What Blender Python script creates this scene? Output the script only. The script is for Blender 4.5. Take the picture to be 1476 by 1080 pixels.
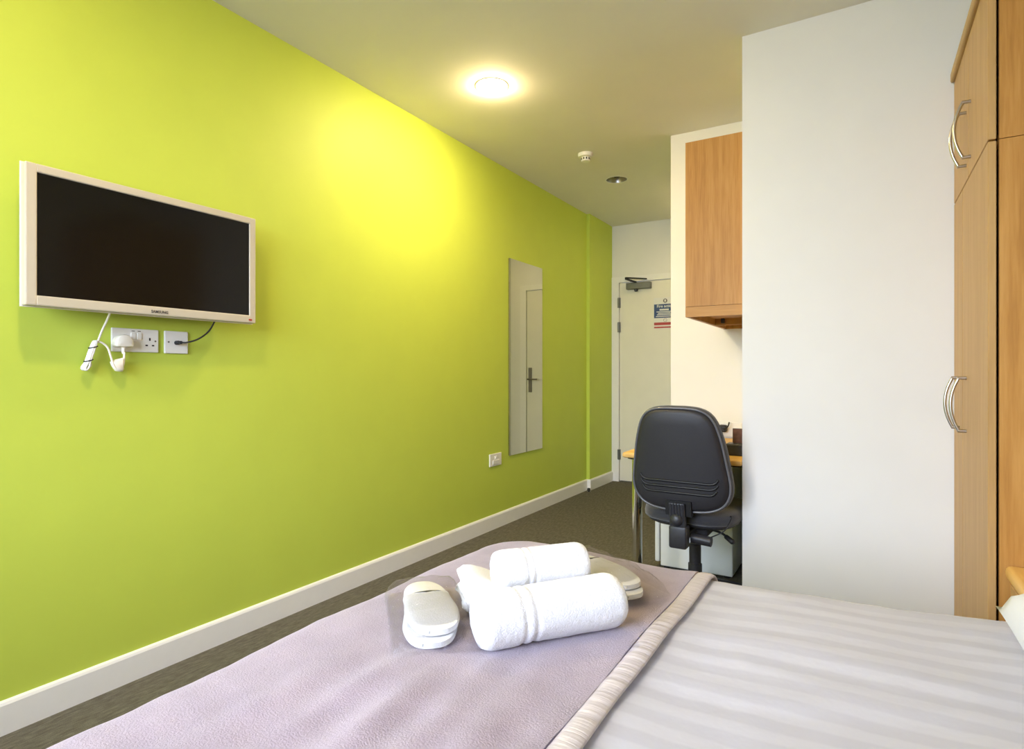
import bpy, bmesh, math, random
from mathutils import Vector, Matrix, noise
random.seed(7)
for o in list(bpy.data.objects):
    bpy.data.objects.remove(o, do_unlink=True)
scn = bpy.context.scene
C = scn.collection
PI = math.pi

# ------------------------------------------------------------------ camera
CAM_H, CEIL = 1.0732, 2.543
cd = bpy.data.cameras.new('camera'); cam = bpy.data.objects.new('camera', cd); C.objects.link(cam)
cam.location = (0, 0, CAM_H)
cam.rotation_euler = (PI/2, 0, math.radians(31.033))
cd.sensor_fit = 'HORIZONTAL'; cd.sensor_width = 36.0
cd.lens = 845.06/1476*36
cd.shift_y = -1.5/1476
cd.clip_start = 0.02
scn.camera = cam

# ------------------------------------------------------------------ world, daylight, exposure
world = bpy.data.worlds.new('world'); scn.world = world; world.use_nodes = True
bg = world.node_tree.nodes['Background']
bg.inputs['Color'].default_value = (0.62, 0.76, 1.0, 1); bg.inputs['Strength'].default_value = 1.0
BACK_Y = -0.85
WIN = (-2.00, -0.25, 0.80, 2.25)            # x0, x1, z0, z1 of the window in the wall behind the camera
def area_light(name, loc, rot, sx, sy, power, color, shape='RECTANGLE', spread=PI):
    l = bpy.data.lights.new(name, 'AREA'); l.shape = shape; l.size = sx; l.size_y = sy
    l.energy = power; l.color = color; l.spread = spread
    o = bpy.data.objects.new(name, l); C.objects.link(o); o.location = loc; o.rotation_euler = rot
    return o
DAY_POWER, LAMP_RADIANCE = 1650.0, 400.0
LAMP_COL = (1.0, 0.76, 0.40)
area_light('sky_daylight', (-1.0, -3.6, 3.4), (math.radians(72), 0, 0), 7.0, 4.6, DAY_POWER, (0.72, 0.80, 1.0))   # open sky in front of the window
vs = scn.view_settings
vs.view_transform = 'Standard'; vs.look = 'None'; vs.gamma = 1.0; vs.use_curve_mapping = False
vs.exposure = 0.60
try:
    scn.cycles.diffuse_bounces = 6; scn.cycles.transparent_max_bounces = 16
except Exception:
    pass

# ------------------------------------------------------------------ materials
MATS = {}
def new_mat(name):
    m = bpy.data.materials.new(name); m.use_nodes = True
    MATS[name] = m
    return m, m.node_tree, m.node_tree.nodes['Principled BSDF']
def coords(nt, scale=(1, 1, 1), rot=(0, 0, 0), kind='Object'):
    tc = nt.nodes.new('ShaderNodeTexCoord'); mp = nt.nodes.new('ShaderNodeMapping')
    mp.inputs['Scale'].default_value = scale; mp.inputs['Rotation'].default_value = rot
    nt.links.new(tc.outputs[kind], mp.inputs['Vector'])
    return mp.outputs['Vector']
def tex_noise(nt, vec, scale, detail=3, rough=0.5):
    n = nt.nodes.new('ShaderNodeTexNoise'); n.inputs['Scale'].default_value = scale
    n.inputs['Detail'].default_value = detail; n.inputs['Roughness'].default_value = rough
    nt.links.new(vec, n.inputs['Vector'])
    return n.outputs['Fac']
def ramp(nt, fac, stops):
    r = nt.nodes.new('ShaderNodeValToRGB'); e = r.color_ramp.elements
    while len(e) < len(stops): e.new(0.5)
    for i, (p, c) in enumerate(stops):
        e[i].position = p; e[i].color = (*c, 1)
    nt.links.new(fac, r.inputs['Fac'])
    return r.outputs['Color']
def bump(nt, bsdf, height, strength, dist=0.01):
    b = nt.nodes.new('ShaderNodeBump'); b.inputs['Strength'].default_value = strength
    b.inputs['Distance'].default_value = dist
    nt.links.new(height, b.inputs['Height']); nt.links.new(b.outputs['Normal'], bsdf.inputs['Normal'])
def plain(name, col, rough=0.5, metal=0.0, var=0.04, nscale=30, bstr=0.0, spec=0.5, sheen=0.0, coat=0.0):
    m, nt, b = new_mat(name)
    v = coords(nt)
    f = tex_noise(nt, v, nscale)
    lo = tuple(max(0, c*(1-var)) for c in col); hi = tuple(min(1, c*(1+var)) for c in col)
    nt.links.new(ramp(nt, f, [(0.3, lo), (0.7, hi)]), b.inputs['Base Color'])
    b.inputs['Roughness'].default_value = rough; b.inputs['Metallic'].default_value = metal
    b.inputs['Specular IOR Level'].default_value = spec
    if sheen: b.inputs['Sheen Weight'].default_value = sheen
    if coat: b.inputs['Coat Weight'].default_value = coat
    if bstr: bump(nt, b, f, bstr, 0.004)
    return m
plain('green_paint', (0.52, 0.63, 0.085), 0.55, var=0.015, nscale=6, spec=0.3)
plain('white_paint', (0.80, 0.79, 0.76), 0.6, var=0.012, nscale=5, spec=0.3)
plain('ceiling_paint', (0.80, 0.78, 0.73), 0.8, var=0.012, nscale=4, spec=0.2)
plain('gloss_white', (0.85, 0.84, 0.82), 0.3, var=0.01)
plain('door_paint', (0.80, 0.77, 0.66), 0.4, var=0.015, nscale=8)
plain('white_plastic', (0.82, 0.81, 0.78), 0.35, var=0.01)
plain('cream_plastic', (0.85, 0.80, 0.70), 0.35, var=0.01)
plain('tv_white', (0.55, 0.50, 0.40), 0.3, var=0.01)
plain('fridge_white', (0.80, 0.83, 0.84), 0.3, var=0.01)
plain('dark_plastic', (0.028, 0.028, 0.033), 0.42, var=0.1, nscale=60)
plain('shell_plastic', (0.022, 0.021, 0.025), 0.5, var=0.12, nscale=400, bstr=0.15)
plain('black', (0.008, 0.008, 0.009), 0.5, var=0.1)
plain('charcoal_fabric', (0.035, 0.034, 0.038), 0.9, var=0.3, nscale=500, bstr=0.4, sheen=0.3)
plain('grey_rim', (0.13, 0.13, 0.14), 0.22, var=0.05)
plain('grey_metal', (0.17, 0.17, 0.15), 0.4, metal=0.6, var=0.05)
plain('steel', (0.55, 0.53, 0.49), 0.28, metal=1.0, var=0.03)
plain('bronze_steel', (0.28, 0.25, 0.21), 0.35, metal=1.0, var=0.04)
plain('chrome', (0.80, 0.80, 0.80), 0.10, metal=1.0, var=0.01)
plain('sign_sheet', (0.78, 0.77, 0.72), 0.4, var=0.01)
plain('sign_blue', (0.012, 0.045, 0.15), 0.4, var=0.03)
plain('sign_red', (0.42, 0.035, 0.025), 0.4, var=0.03)
plain('logo_grey', (0.10, 0.09, 0.09), 0.4)
plain('card_print', (0.14, 0.06, 0.04), 0.5, var=0.7, nscale=22)
plain('towel', (0.78, 0.78, 0.81), 0.95, var=0.04, nscale=330, bstr=0.45, sheen=0.4, spec=0.1)
plain('slipper_cloth', (0.80, 0.80, 0.82), 0.9, var=0.02, nscale=300, bstr=0.3, spec=0.1)
plain('pillow_cotton', (0.70, 0.72, 0.78), 0.85, var=0.01, nscale=20, spec=0.2)
plain('mattress_cloth', (0.70, 0.70, 0.70), 0.9)
plain('divan_cloth', (0.10, 0.09, 0.10), 0.9, var=0.2, nscale=300)
plain('upvc', (0.82, 0.83, 0.83), 0.3, var=0.01)

def oak(name, c1, c2, c3, axis='Z'):
    m, nt, b = new_mat(name)
    sc = {'Z': (14, 14, 0.9), 'X': (0.9, 14, 14), 'Y': (14, 0.9, 14)}[axis]
    v = coords(nt, sc)
    f = tex_noise(nt, v, 2.2, 5, 0.6)
    v2 = coords(nt, tuple(s*6 for s in sc)); f2 = tex_noise(nt, v2, 2.0, 2)
    mx = nt.nodes.new('ShaderNodeMath'); mx.operation = 'MULTIPLY_ADD'
    nt.links.new(f2, mx.inputs[0]); mx.inputs[1].default_value = 0.35; nt.links.new(f, mx.inputs[2])
    nt.links.new(ramp(nt, mx.outputs[0], [(0.42, c1), (0.66, c2), (0.9, c3)]), b.inputs['Base Color'])
    b.inputs['Roughness'].default_value = 0.45; b.inputs['Specular IOR Level'].default_value = 0.22
    return m
oak('oak', (0.36, 0.165, 0.038), (0.46, 0.225, 0.055), (0.54, 0.285, 0.08))
oak('oak_h', (0.36, 0.165, 0.038), (0.46, 0.225, 0.055), (0.54, 0.285, 0.08), 'X')
oak('oak_door', (0.40, 0.24, 0.09), (0.47, 0.285, 0.11), (0.52, 0.33, 0.135))
oak('oak_edge', (0.38, 0.24, 0.09), (0.45, 0.29, 0.11), (0.5, 0.33, 0.14), 'Y')
oak('beech_top', (0.62, 0.36, 0.10), (0.70, 0.42, 0.13), (0.74, 0.47, 0.16), 'Y')

m, nt, b = new_mat('carpet')
v = coords(nt, (60, 14, 60)); f = tex_noise(nt, v, 1.6, 4, 0.7)
v2 = coords(nt); f2 = tex_noise(nt, v2, 420, 2)
mx = nt.nodes.new('ShaderNodeMath'); mx.operation = 'MULTIPLY_ADD'
nt.links.new(f2, mx.inputs[0]); mx.inputs[1].default_value = 0.5; nt.links.new(f, mx.inputs[2])
nt.links.new(ramp(nt, mx.outputs[0], [(0.5, (0.078, 0.070, 0.056)), (0.75, (0.125, 0.115, 0.092)), (1.0, (0.19, 0.175, 0.14))]), b.inputs['Base Color'])
b.inputs['Roughness'].default_value = 0.95; b.inputs['Specular IOR Level'].default_value = 0.1
bump(nt, b, f2, 0.5, 0.004)

m, nt, b = new_mat('mirror_glass')
b.inputs['Base Color'].default_value = (0.62, 0.62, 0.51, 1); b.inputs['Metallic'].default_value = 1; b.inputs['Roughness'].default_value = 0.01

m, nt, b = new_mat('screen_glass')
v = coords(nt); nt.links.new(ramp(nt, tex_noise(nt, v, 3), [(0, (0.004, 0.0035, 0.003)), (1, (0.006, 0.005, 0.004))]), b.inputs['Base Color'])
b.inputs['Roughness'].default_value = 0.14; b.inputs['Specular IOR Level'].default_value = 0.28

m, nt, b = new_mat('duvet_cotton')            # woven satin stripe, running along the bed
tc = coords(nt, (1, 1, 1))
sx = nt.nodes.new('ShaderNodeSeparateXYZ'); nt.links.new(coords(nt, kind='UV'), sx.inputs[0])
mul = nt.nodes.new('ShaderNodeMath'); mul.operation = 'MULTIPLY'; mul.inputs[1].default_value = 2*PI/0.064
nt.links.new(sx.outputs['Y'], mul.inputs[0])
sn = nt.nodes.new('ShaderNodeMath'); sn.operation = 'SINE'; nt.links.new(mul.outputs[0], sn.inputs[0])
ad = nt.nodes.new('ShaderNodeMath'); ad.operation = 'MULTIPLY_ADD'; ad.inputs[1].default_value = 0.5; ad.inputs[2].default_value = 0.5
nt.links.new(sn.outputs[0], ad.inputs[0])
nt.links.new(ramp(nt, ad.outputs[0], [(0.35, (0.80, 0.802, 0.885)), (0.65, (0.865, 0.868, 0.95))]), b.inputs['Base Color'])
b.inputs['Roughness'].default_value = 0.7; b.inputs['Sheen Weight'].default_value = 0.2; b.inputs['Specular IOR Level'].default_value = 0.3
bump(nt, b, tex_noise(nt, tc, 25, 3), 0.12, 0.01)

m, nt, b = new_mat('lilac_fleece')
v = coords(nt); f = tex_noise(nt, v, 9, 4, 0.6); f2 = tex_noise(nt, v, 330, 2)
mx = nt.nodes.new('ShaderNodeMath'); mx.operation = 'MULTIPLY_ADD'
nt.links.new(f2, mx.inputs[0]); mx.inputs[1].default_value = 0.6; nt.links.new(f, mx.inputs[2])
nt.links.new(ramp(nt, mx.outputs[0], [(0.5, (0.57, 0.48, 0.58)), (1.05, (0.72, 0.62, 0.73))]), b.inputs['Base Color'])
b.inputs['Roughness'].default_value = 0.95; b.inputs['Sheen Weight'].default_value = 0.5; b.inputs['Specular IOR Level'].default_value = 0.1
bump(nt, b, f2, 0.45, 0.004)

m, nt, b = new_mat('satin_border')
v = coords(nt, (1, 1, 1)); f = tex_noise(nt, coords(nt, (6, 70, 6)), 1.0, 3); f2 = tex_noise(nt, v, 300, 1)
nt.links.new(ramp(nt, f, [(0.3, (0.49, 0.455, 0.50)), (0.7, (0.60, 0.56, 0.605))]), b.inputs['Base Color'])
b.inputs['Roughness'].default_value = 0.38; b.inputs['Specular IOR Level'].default_value = 0.6
bump(nt, b, f, 0.4, 0.008)

def clear_film(name, amount, tint, rough):
    m = bpy.data.materials.new(name); m.use_nodes = True; MATS[name] = m
    nt = m.node_tree; nt.nodes.remove(nt.nodes['Principled BSDF'])
    out = nt.nodes['Material Output']
    t = nt.nodes.new('ShaderNodeBsdfTransparent'); t.inputs['Color'].default_value = (*tint, 1)
    g = nt.nodes.new('ShaderNodeBsdfGlossy'); g.inputs['Roughness'].default_value = rough
    mixn = nt.nodes.new('ShaderNodeMixShader')
    fr = nt.nodes.new('ShaderNodeLayerWeight'); fr.inputs['Blend'].default_value = 0.35
    mul = nt.nodes.new('ShaderNodeMath'); mul.operation = 'MULTIPLY'; mul.inputs[1].default_value = amount
    nt.links.new(fr.outputs['Fresnel'], mul.inputs[0]); nt.links.new(mul.outputs[0], mixn.inputs['Fac'])
    nt.links.new(t.outputs[0], mixn.inputs[1]); nt.links.new(g.outputs[0], mixn.inputs[2])
    nt.links.new(mixn.outputs[0], out.inputs['Surface'])
    nv = coords(nt); bp = nt.nodes.new('ShaderNodeBump'); bp.inputs['Strength'].default_value = 1.0; bp.inputs['Distance'].default_value = 0.012
    nt.links.new(tex_noise(nt, nv, 45 if name == 'film' else 1, 3), bp.inputs['Height'])
    if name == 'film':
        nt.links.new(bp.outputs['Normal'], g.inputs['Normal'])
clear_film('film', 0.30, (0.99, 0.99, 0.99), 0.06)
clear_film('window_glass', 0.5, (0.98, 0.99, 0.99), 0.02)

for nm, k in (('lamp_glow', 1.0), ('lamp_glow_dim', 0.64), ('lamp_glow_low', 0.22)):
    m, nt, b = new_mat(nm)
    b.inputs['Base Color'].default_value = (1, 0.95, 0.85, 1)
    b.inputs['Emission Color'].default_value = (*LAMP_COL, 1); b.inputs['Emission Strength'].default_value = LAMP_RADIANCE*k

# ------------------------------------------------------------------ helpers
def thing(name, label, cat, loc=(0, 0, 0), rz=0.0, group=None):
    o = bpy.data.objects.new(name, None); C.objects.link(o)
    o.empty_display_size = 0.05
    o.location = loc; o.rotation_euler = (0, 0, rz)
    tag(o, label, cat, group)
    return o
def tag(o, label, cat, group=None):
    o['label'] = label; o['category'] = cat
    if group: o['group'] = group
    return o
def root_of(o):
    while o.parent: o = o.parent
    return o
def obj(name, bm, mat, parent=None, world=True, smooth=False, angle=None, label=None):
    """world=True: vertices are in world space, and the thing that owns them is not rotated."""
    me = bpy.data.meshes.new(name)
    bmesh.ops.recalc_face_normals(bm, faces=bm.faces)
    if parent is not None and world:
        r = root_of(parent)
        bmesh.ops.translate(bm, verts=bm.verts, vec=-Vector(r.location))
    if smooth:
        for f in bm.faces: f.smooth = True
    if angle is not None:
        for e in bm.edges:
            if len(e.link_faces) == 2 and e.calc_face_angle(0) > angle: e.smooth = False
    bm.to_mesh(me); bm.free()
    me.materials.append(MATS[mat])
    o = bpy.data.objects.new(name, me); C.objects.link(o)
    if parent is not None: o.parent = parent
    if label: o['label'] = label
    return o
def struct(name, bm, mat, parent=None, **k):
    o = obj(name, bm, mat, parent, **k)
    if parent is None: o['kind'] = 'structure'
    return o
def box(bm, x0, x1, y0, y1, z0, z1, bev=0.0, seg=2):
    r = bmesh.ops.create_cube(bm, size=1)
    vv = r['verts']
    for v in vv:
        v.co = Vector((x0+(v.co.x+.5)*(x1-x0), y0+(v.co.y+.5)*(y1-y0), z0+(v.co.z+.5)*(z1-z0)))
    if bev > 0:
        es = list({e for v in vv for e in v.link_edges})
        bmesh.ops.bevel(bm, geom=es, offset=bev, segments=seg, affect='EDGES', profile=0.5)
    return bm
def B(*a, **k): return box(bmesh.new(), *a, **k)
def frame_to(d):
    d = Vector(d).normalized()
    return d.to_track_quat('Z', 'Y').to_matrix().to_4x4()
def cyl(bm, p0, p1, r0, r1=None, seg=24):
    r1 = r0 if r1 is None else r1
    p0, p1 = Vector(p0), Vector(p1); L = (p1-p0).length
    M = Matrix.Translation((p0+p1)/2) @ frame_to(p1-p0)
    bmesh.ops.create_cone(bm, cap_ends=True, segments=seg, radius1=r0, radius2=r1, depth=L, matrix=M)
    return bm
def CY(*a, **k): return cyl(bmesh.new(), *a, **k)
def sphere(bm, c, r, u=20, v=12, sc=(1, 1, 1)):
    bmesh.ops.create_uvsphere(bm, u_segments=u, v_segments=v, radius=r, matrix=Matrix.Translation(c) @ Matrix.Diagonal((*sc, 1)))
    return bm
def catmull(pts, n=8, closed=False):
    pts = [Vector(p) for p in pts]; out = []
    N = len(pts); rng = N if closed else N-1
    for i in range(rng):
        g = lambda k: pts[k % N] if closed else pts[max(0, min(N-1, k))]
        a, b_, c_, d = g(i-1), g(i), g(i+1), g(i+2)
        for k in range(n):
            t = k/n
            out.append(0.5*((2*b_)+(c_-a)*t+(2*a-5*b_+4*c_-d)*t*t+(3*b_-a-3*c_+d)*t**3))
    if not closed: out.append(pts[-1])
    return out
def tube(bm, pts, r, seg=8, closed=False, smooth_n=8):
    P = catmull(pts, smooth_n, closed) if smooth_n else [Vector(p) for p in pts]
    rings = []; N = len(P); up = None
    for i, p in enumerate(P):
        if closed: t = P[(i+1) % N]-P[i-1]
        else: t = P[min(i+1, N-1)]-P[max(i-1, 0)]
        t.normalize()
        if up is None:
            up = Vector((0, 0, 1)) if abs(t.z) < .9 else Vector((1, 0, 0))
        up = (up - t*up.dot(t)).normalized(); sd = t.cross(up)
        rr = r(i/(N-1)) if callable(r) else r
        rings.append([bm.verts.new(p+(up*math.cos(2*PI*k/seg)+sd*math.sin(2*PI*k/seg))*rr) for k in range(seg)])
    M = N if closed else N-1
    for i in range(M):
        a, b_ = rings[i], rings[(i+1) % N]
        for k in range(seg): bm.faces.new((a[k], a[(k+1) % seg], b_[(k+1) % seg], b_[k]))
    if not closed:
        bm.faces.new(rings[0]); bm.faces.new(rings[-1])
    return bm
def TB(*a, **k): return tube(bmesh.new(), *a, **k)
def lathe(bm, c, prof, axis=(0, 0, 1), seg=32, cap=True):
    M = Matrix.Translation(c) @ frame_to(axis)
    rings = [[bm.verts.new(M @ Vector((r*math.cos(2*PI*k/seg), r*math.sin(2*PI*k/seg), z))) for k in range(seg)] for r, z in prof]
    for a, b_ in zip(rings, rings[1:]):
        for k in range(seg): bm.faces.new((a[k], a[(k+1) % seg], b_[(k+1) % seg], b_[k]))
    if cap: bm.faces.new(rings[0]); bm.faces.new(rings[-1])
    return bm
def LA(*a, **k): return lathe(bmesh.new(), *a, **k)
def layered(outline, layers, bend=None):
    """outline: closed 2D loop; layers: (scale_x, scale_z, y); returns a capped loft in the XZ plane."""
    bm = bmesh.new(); rings = []
    cx = sum(p[0] for p in outline)/len(outline); cz = sum(p[1] for p in outline)/len(outline)
    for s, y in layers:
        ring = []
        for (x, z) in outline:
            d = math.hypot(x-cx, z-cz); k = max(0.02, (d-s)/d)
            X, Z = cx+(x-cx)*k, cz+(z-cz)*k
            q = Vector((X, y, Z)); ring.append(bm.verts.new(bend(q) if bend else q))
        rings.append(ring)
    n = len(outline)
    for a, b_ in zip(rings, rings[1:]):
        for k in range(n): bm.faces.new((a[k], a[(k+1) % n], b_[(k+1) % n], b_[k]))
    for ring, y in ((rings[0], layers[0][1]), (rings[-1], layers[-1][1])):
        q = Vector((cx, y, cz)); cv = bm.verts.new(bend(q) if bend else q)
        for k in range(n): bm.faces.new((ring[k], ring[(k+1) % n], cv))
    return bm
def text_part(name, body, size, mat, parent, M, ext=0.0004, bold=0.0, sx=1.0, label=None):
    cu = bpy.data.curves.new(name, 'FONT'); cu.body = body; cu.size = size; cu.align_x = 'CENTER'; cu.align_y = 'CENTER'
    cu.extrude = ext; cu.offset = bold
    t = bpy.data.objects.new(name, cu); C.objects.link(t)
    dg = bpy.context.evaluated_depsgraph_get()
    me = bpy.data.meshes.new_from_object(t.evaluated_get(dg))
    bpy.data.objects.remove(t, do_unlink=True)
    r = root_of(parent)
    me.transform(Matrix.Translation(-Vector(r.location)) @ M @ Matrix.Diagonal((sx, 1, 1, 1)))
    me.materials.clear(); me.materials.append(MATS[mat])
    o = bpy.data.objects.new(name, me); C.objects.link(o); o.parent = parent
    if label: o['label'] = label
    return o
def M_axes(x, y, z, loc):
    return Matrix(((x[0], y[0], z[0], loc[0]), (x[1], y[1], z[1], loc[1]), (x[2], y[2], z[2], loc[2]), (0, 0, 0, 1)))
def facing_x(loc): return M_axes((0, 1, 0), (0, 0, 1), (1, 0, 0), loc)       # on the green wall, seen from the room
def facing_ny(loc): return M_axes((1, 0, 0), (0, 0, 1), (0, -1, 0), loc)     # on the far walls

# ------------------------------------------------------------------ the room
XL, XR = -2.20, 0.90
NIB_Y, NIB_X = 4.99, -2.168
FAR_Y = 5.548
REC_Y, REC_X = 3.615, -1.028
PIER_Y, PIER_X = 2.71, -0.458
struct('floor', B(XL-.12, XR+.12, BACK_Y-.15, FAR_Y+.6, -.1, 0), 'carpet')
bm = bmesh.new(); box(bm, XL-.12, XL, BACK_Y-.15, FAR_Y+.15, 0, CEIL+.1); box(bm, XL-.02, NIB_X, NIB_Y, FAR_Y+.1, 0, CEIL+.02)
struct('wall_left', bm, 'green_paint')
struct('wall_right', B(XR, XR+.12, BACK_Y-.15, PIER_Y, 0, CEIL+.1), 'white_paint')
struct('wall_pier', B(PIER_X, XR+.12, PIER_Y, REC_Y+.02, 0, CEIL+.1), 'white_paint')
struct('wall_recess', B(REC_X, XR+.12, REC_Y, FAR_Y+.15, 0, CEIL+.1), 'white_paint')
DX0, DX1, DZ1 = -2.088, -1.235, 1.970          # door leaf
bm = bmesh.new()
box(bm, NIB_X-.02, DX0-.03, FAR_Y, FAR_Y+.15, 0, CEIL+.1)
box(bm, DX0-.03, DX1+.03, FAR_Y, FAR_Y+.15, DZ1+.03, CEIL+.1)
box(bm, DX1+.03, REC_X+.02, FAR_Y, FAR_Y+.15, 0, CEIL+.1)
struct('wall_far', bm, 'white_paint')
x0, x1, z0, z1 = WIN
bm = bmesh.new()
box(bm, XL-.12, x0, BACK_Y-.15, BACK_Y, 0, CEIL+.1); box(bm, x1, XR+.12, BACK_Y-.15, BACK_Y, 0, CEIL+.1)
box(bm, x0, x1, BACK_Y-.15, BACK_Y, 0, z0); box(bm, x0, x1, BACK_Y-.15, BACK_Y, z1, CEIL+.1)
struct('wall_back', bm, 'white_paint')

LAMPS = [(-1.633, 2.514, True), (-1.612, 4.217, False), (-1.28, 0.47, True), (-1.20, 4.80, True)]
LR = 0.080
def ceiling_with_holes():
    ob = obj('ceiling_raw', B(XL-.12, XR+.12, BACK_Y-.15, FAR_Y+.15, CEIL, CEIL+.1), 'ceiling_paint')
    cut = bmesh.new()
    for x, y, _ in LAMPS: cyl(cut, (x, y, CEIL-.05), (x, y, CEIL+.15), LR, seg=40)
    co = obj('cutter', cut, 'ceiling_paint')
    md = ob.modifiers.new('b', 'BOOLEAN'); md.operation = 'DIFFERENCE'; md.object = co; md.solver = 'EXACT'
    dg = bpy.context.evaluated_depsgraph_get()
    me = bpy.data.meshes.new_from_object(ob.evaluated_get(dg)); me.name = 'ceiling'
    bpy.data.objects.remove(ob, do_unlink=True); bpy.data.objects.remove(co, do_unlink=True)
    o = bpy.data.objects.new('ceiling', me); C.objects.link(o); o['kind'] = 'structure'
ceiling_with_holes()

def skirting(bm, p0, p1, n):
    """profile 100 mm high, 15 mm thick, chamfered top, swept from p0 to p1; n = direction into the room"""
    p0, p1, n = Vector((*p0, 0)), Vector((*p1, 0)), Vector((*n, 0))
    prof = [(0, 0), (.015, 0), (.015, .088), (.011, .096), (.004, .099), (0, .099)]
    a = [bm.verts.new(p0+n*d+Vector((0, 0, z))) for d, z in prof]; c = [bm.verts.new(p1+n*d+Vector((0, 0, z))) for d, z in prof]
    k = len(prof)
    for i in range(k): bm.faces.new((a[i], a[(i+1) % k], c[(i+1) % k], c[i]))
    bm.faces.new(a); bm.faces.new(c)
bm = bmesh.new()
skirting(bm, (XL, BACK_Y), (XL, NIB_Y), (1, 0)); skirting(bm, (XL, NIB_Y), (NIB_X+.015, NIB_Y), (0, -1)); skirting(bm, (NIB_X, NIB_Y), (NIB_X, FAR_Y), (1, 0))
struct('baseboard_left', bm, 'gloss_white')
bm = bmesh.new(); skirting(bm, (REC_X, REC_Y), (PIER_X, REC_Y), (0, -1)); struct('baseboard_recess', bm, 'gloss_white')
bm = bmesh.new(); skirting(bm, (PIER_X, PIER_Y), (0.26, PIER_Y), (0, -1)); struct('baseboard_pier', bm, 'gloss_white')

# window behind the camera
w = struct('window_1', B(x0, x1, BACK_Y-.10, BACK_Y-.092, z0, z1), 'window_glass')
def frame_bm(x0, x1, y0, y1, z0, z1, t):
    bm = bmesh.new()
    box(bm, x0, x0+t, y0, y1, z0, z1); box(bm, x1-t, x1, y0, y1, z0, z1)
    box(bm, x0+t, x1-t, y0, y1, z0, z0+t); box(bm, x0+t, x1-t, y0, y1, z1-t, z1)
    return bm
bm = frame_bm(x0, x1, BACK_Y-.13, BACK_Y-.06, z0, z1, .06); box(bm, (x0+x1)/2-.03, (x0+x1)/2+.03, BACK_Y-.13, BACK_Y-.06, z0+.06, z1-.06)
obj('window_frame', bm, 'upvc', w, world=False)
obj('window_sill', B(x0-.04, x1+.04, BACK_Y-.06, BACK_Y+.10, z0-.025, z0, bev=.006), 'gloss_white', w, world=False)

# entrance door in the far wall
bm = bmesh.new()
FT = .030
box(bm, DX0-.004-FT-.045, DX0-.004, FAR_Y-.014, FAR_Y+.10, 0, DZ1+.06)
box(bm, DX1+.004, DX1+.004+FT+.045, FAR_Y-.014, FAR_Y+.10, 0, DZ1+.06)
box(bm, DX0-.004, DX1+.004, FAR_Y-.014, FAR_Y+.10, DZ1+.004, DZ1+.06)
struct('trim_1', bm, 'gloss_white')
d = struct('door_1', B(DX0, DX1, FAR_Y-.002, FAR_Y+.042, .010, DZ1, bev=.002, seg=1), 'door_paint')
for z in (1.774, 1.532, .269):
    bm = B(DX0-.018, DX0+.012, FAR_Y-.017, FAR_Y-.002, z-.05, z+.05, bev=.002); cyl(bm, (DX0-.003, FAR_Y-.02, z-.05), (DX0-.003, FAR_Y-.02, z+.05), .007, seg=12)
    obj('hinge', bm, 'grey_metal', d, world=False, label='grey steel hinge')
cl = obj('door_closer', B(-2.005, -1.760, FAR_Y-.052, FAR_Y-.002, 1.895, 1.957, bev=.006), 'grey_metal', d, world=False, label='grey closer box')
bm = bmesh.new(); lathe(bm, (-1.91, FAR_Y-.03, 1.895), [(.017, 0), (.017, .018), (.009, .024)], (0, 0, -1), 16)
obj('closer_spindle', bm, 'dark_plastic', cl, world=False)
def bar(bm, a, b_, w_, t_):
    a, b_ = Vector(a), Vector(b_); L = (b_-a).length
    M = Matrix.Translation((a+b_)/2) @ frame_to(b_-a)
    vs_ = bmesh.ops.create_cube(bm, size=1)['verts']
    for v in vs_: v.co = M @ Vector((v.co.x*w_, v.co.y*t_, v.co.z*(L+w_)))
    return bm
bm = bar(bmesh.new(), (-1.92, FAR_Y-.03, 1.966), (-1.945, FAR_Y-.20, 1.972), .022, .012)
obj('closer_arm', bm, 'dark_plastic', cl, world=False)
bm = bar(bmesh.new(), (-1.945, FAR_Y-.20, 1.984), (-1.82, FAR_Y-.02, 1.99), .022, .012)
obj('closer_link', bm, 'dark_plastic', cl, world=False)
hp = obj('handle_plate', B(-1.300, -1.256, FAR_Y-.010, FAR_Y-.002, .870, 1.135, bev=.0035), 'bronze_steel', d, world=False, label='long steel handle plate')
bm = CY((-1.278, FAR_Y-.008, 1.01), (-1.278, FAR_Y-.055, 1.01), .010, seg=14); tube(bm, [(-1.27, FAR_Y-.055, 1.01), (-1.32, FAR_Y-.058, 1.011), (-1.385, FAR_Y-.05, 1.01)], .009, 10)
obj('lever_handle', bm, 'bronze_steel', hp, world=False, smooth=True, angle=.7)

# fire notice stuck on the door
s = thing('fire_notice', 'fire action notice, blue and red print on pale sheet, stuck on the entrance door', 'sign', (-1.63, FAR_Y-.003, 1.504))
YS = FAR_Y-.003
obj('sheet', B(-1.742, -1.518, YS-.0015, YS+.001, 1.498, 1.800), 'sign_sheet', s)
obj('blue_panel', B(-1.738, -1.522, YS-.0025, YS-.001, 1.605, 1.737), 'sign_blue', s, label='dark blue instruction panel')
obj('red_band', B(-1.738, -1.522, YS-.0025, YS-.001, 1.536, 1.562), 'sign_red', s, label='red band')
obj('red_band', B(-1.738, -1.522, YS-.0025, YS-.001, 1.508, 1.522), 'sign_red', s)
ic = obj('round_symbol', CY((-1.63, YS-.0028, 1.768), (-1.63, YS-.001, 1.768), .020, seg=28), 'logo_grey', s, label='round dark call point symbol')
obj('symbol_mark', B(-1.638, -1.622, YS-.0038, YS-.0026, 1.757, 1.780), 'sign_sheet', ic)
ring = LA((-1.63, YS-.001, 1.583), [(.017, 0), (.017, .0015), (.0145, .0015), (.0145, 0)], (0, -1, 0), 28, cap=False)
pr = obj('prohibition_symbol', ring, 'logo_grey', s, label='small crossed ring symbol')
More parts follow.
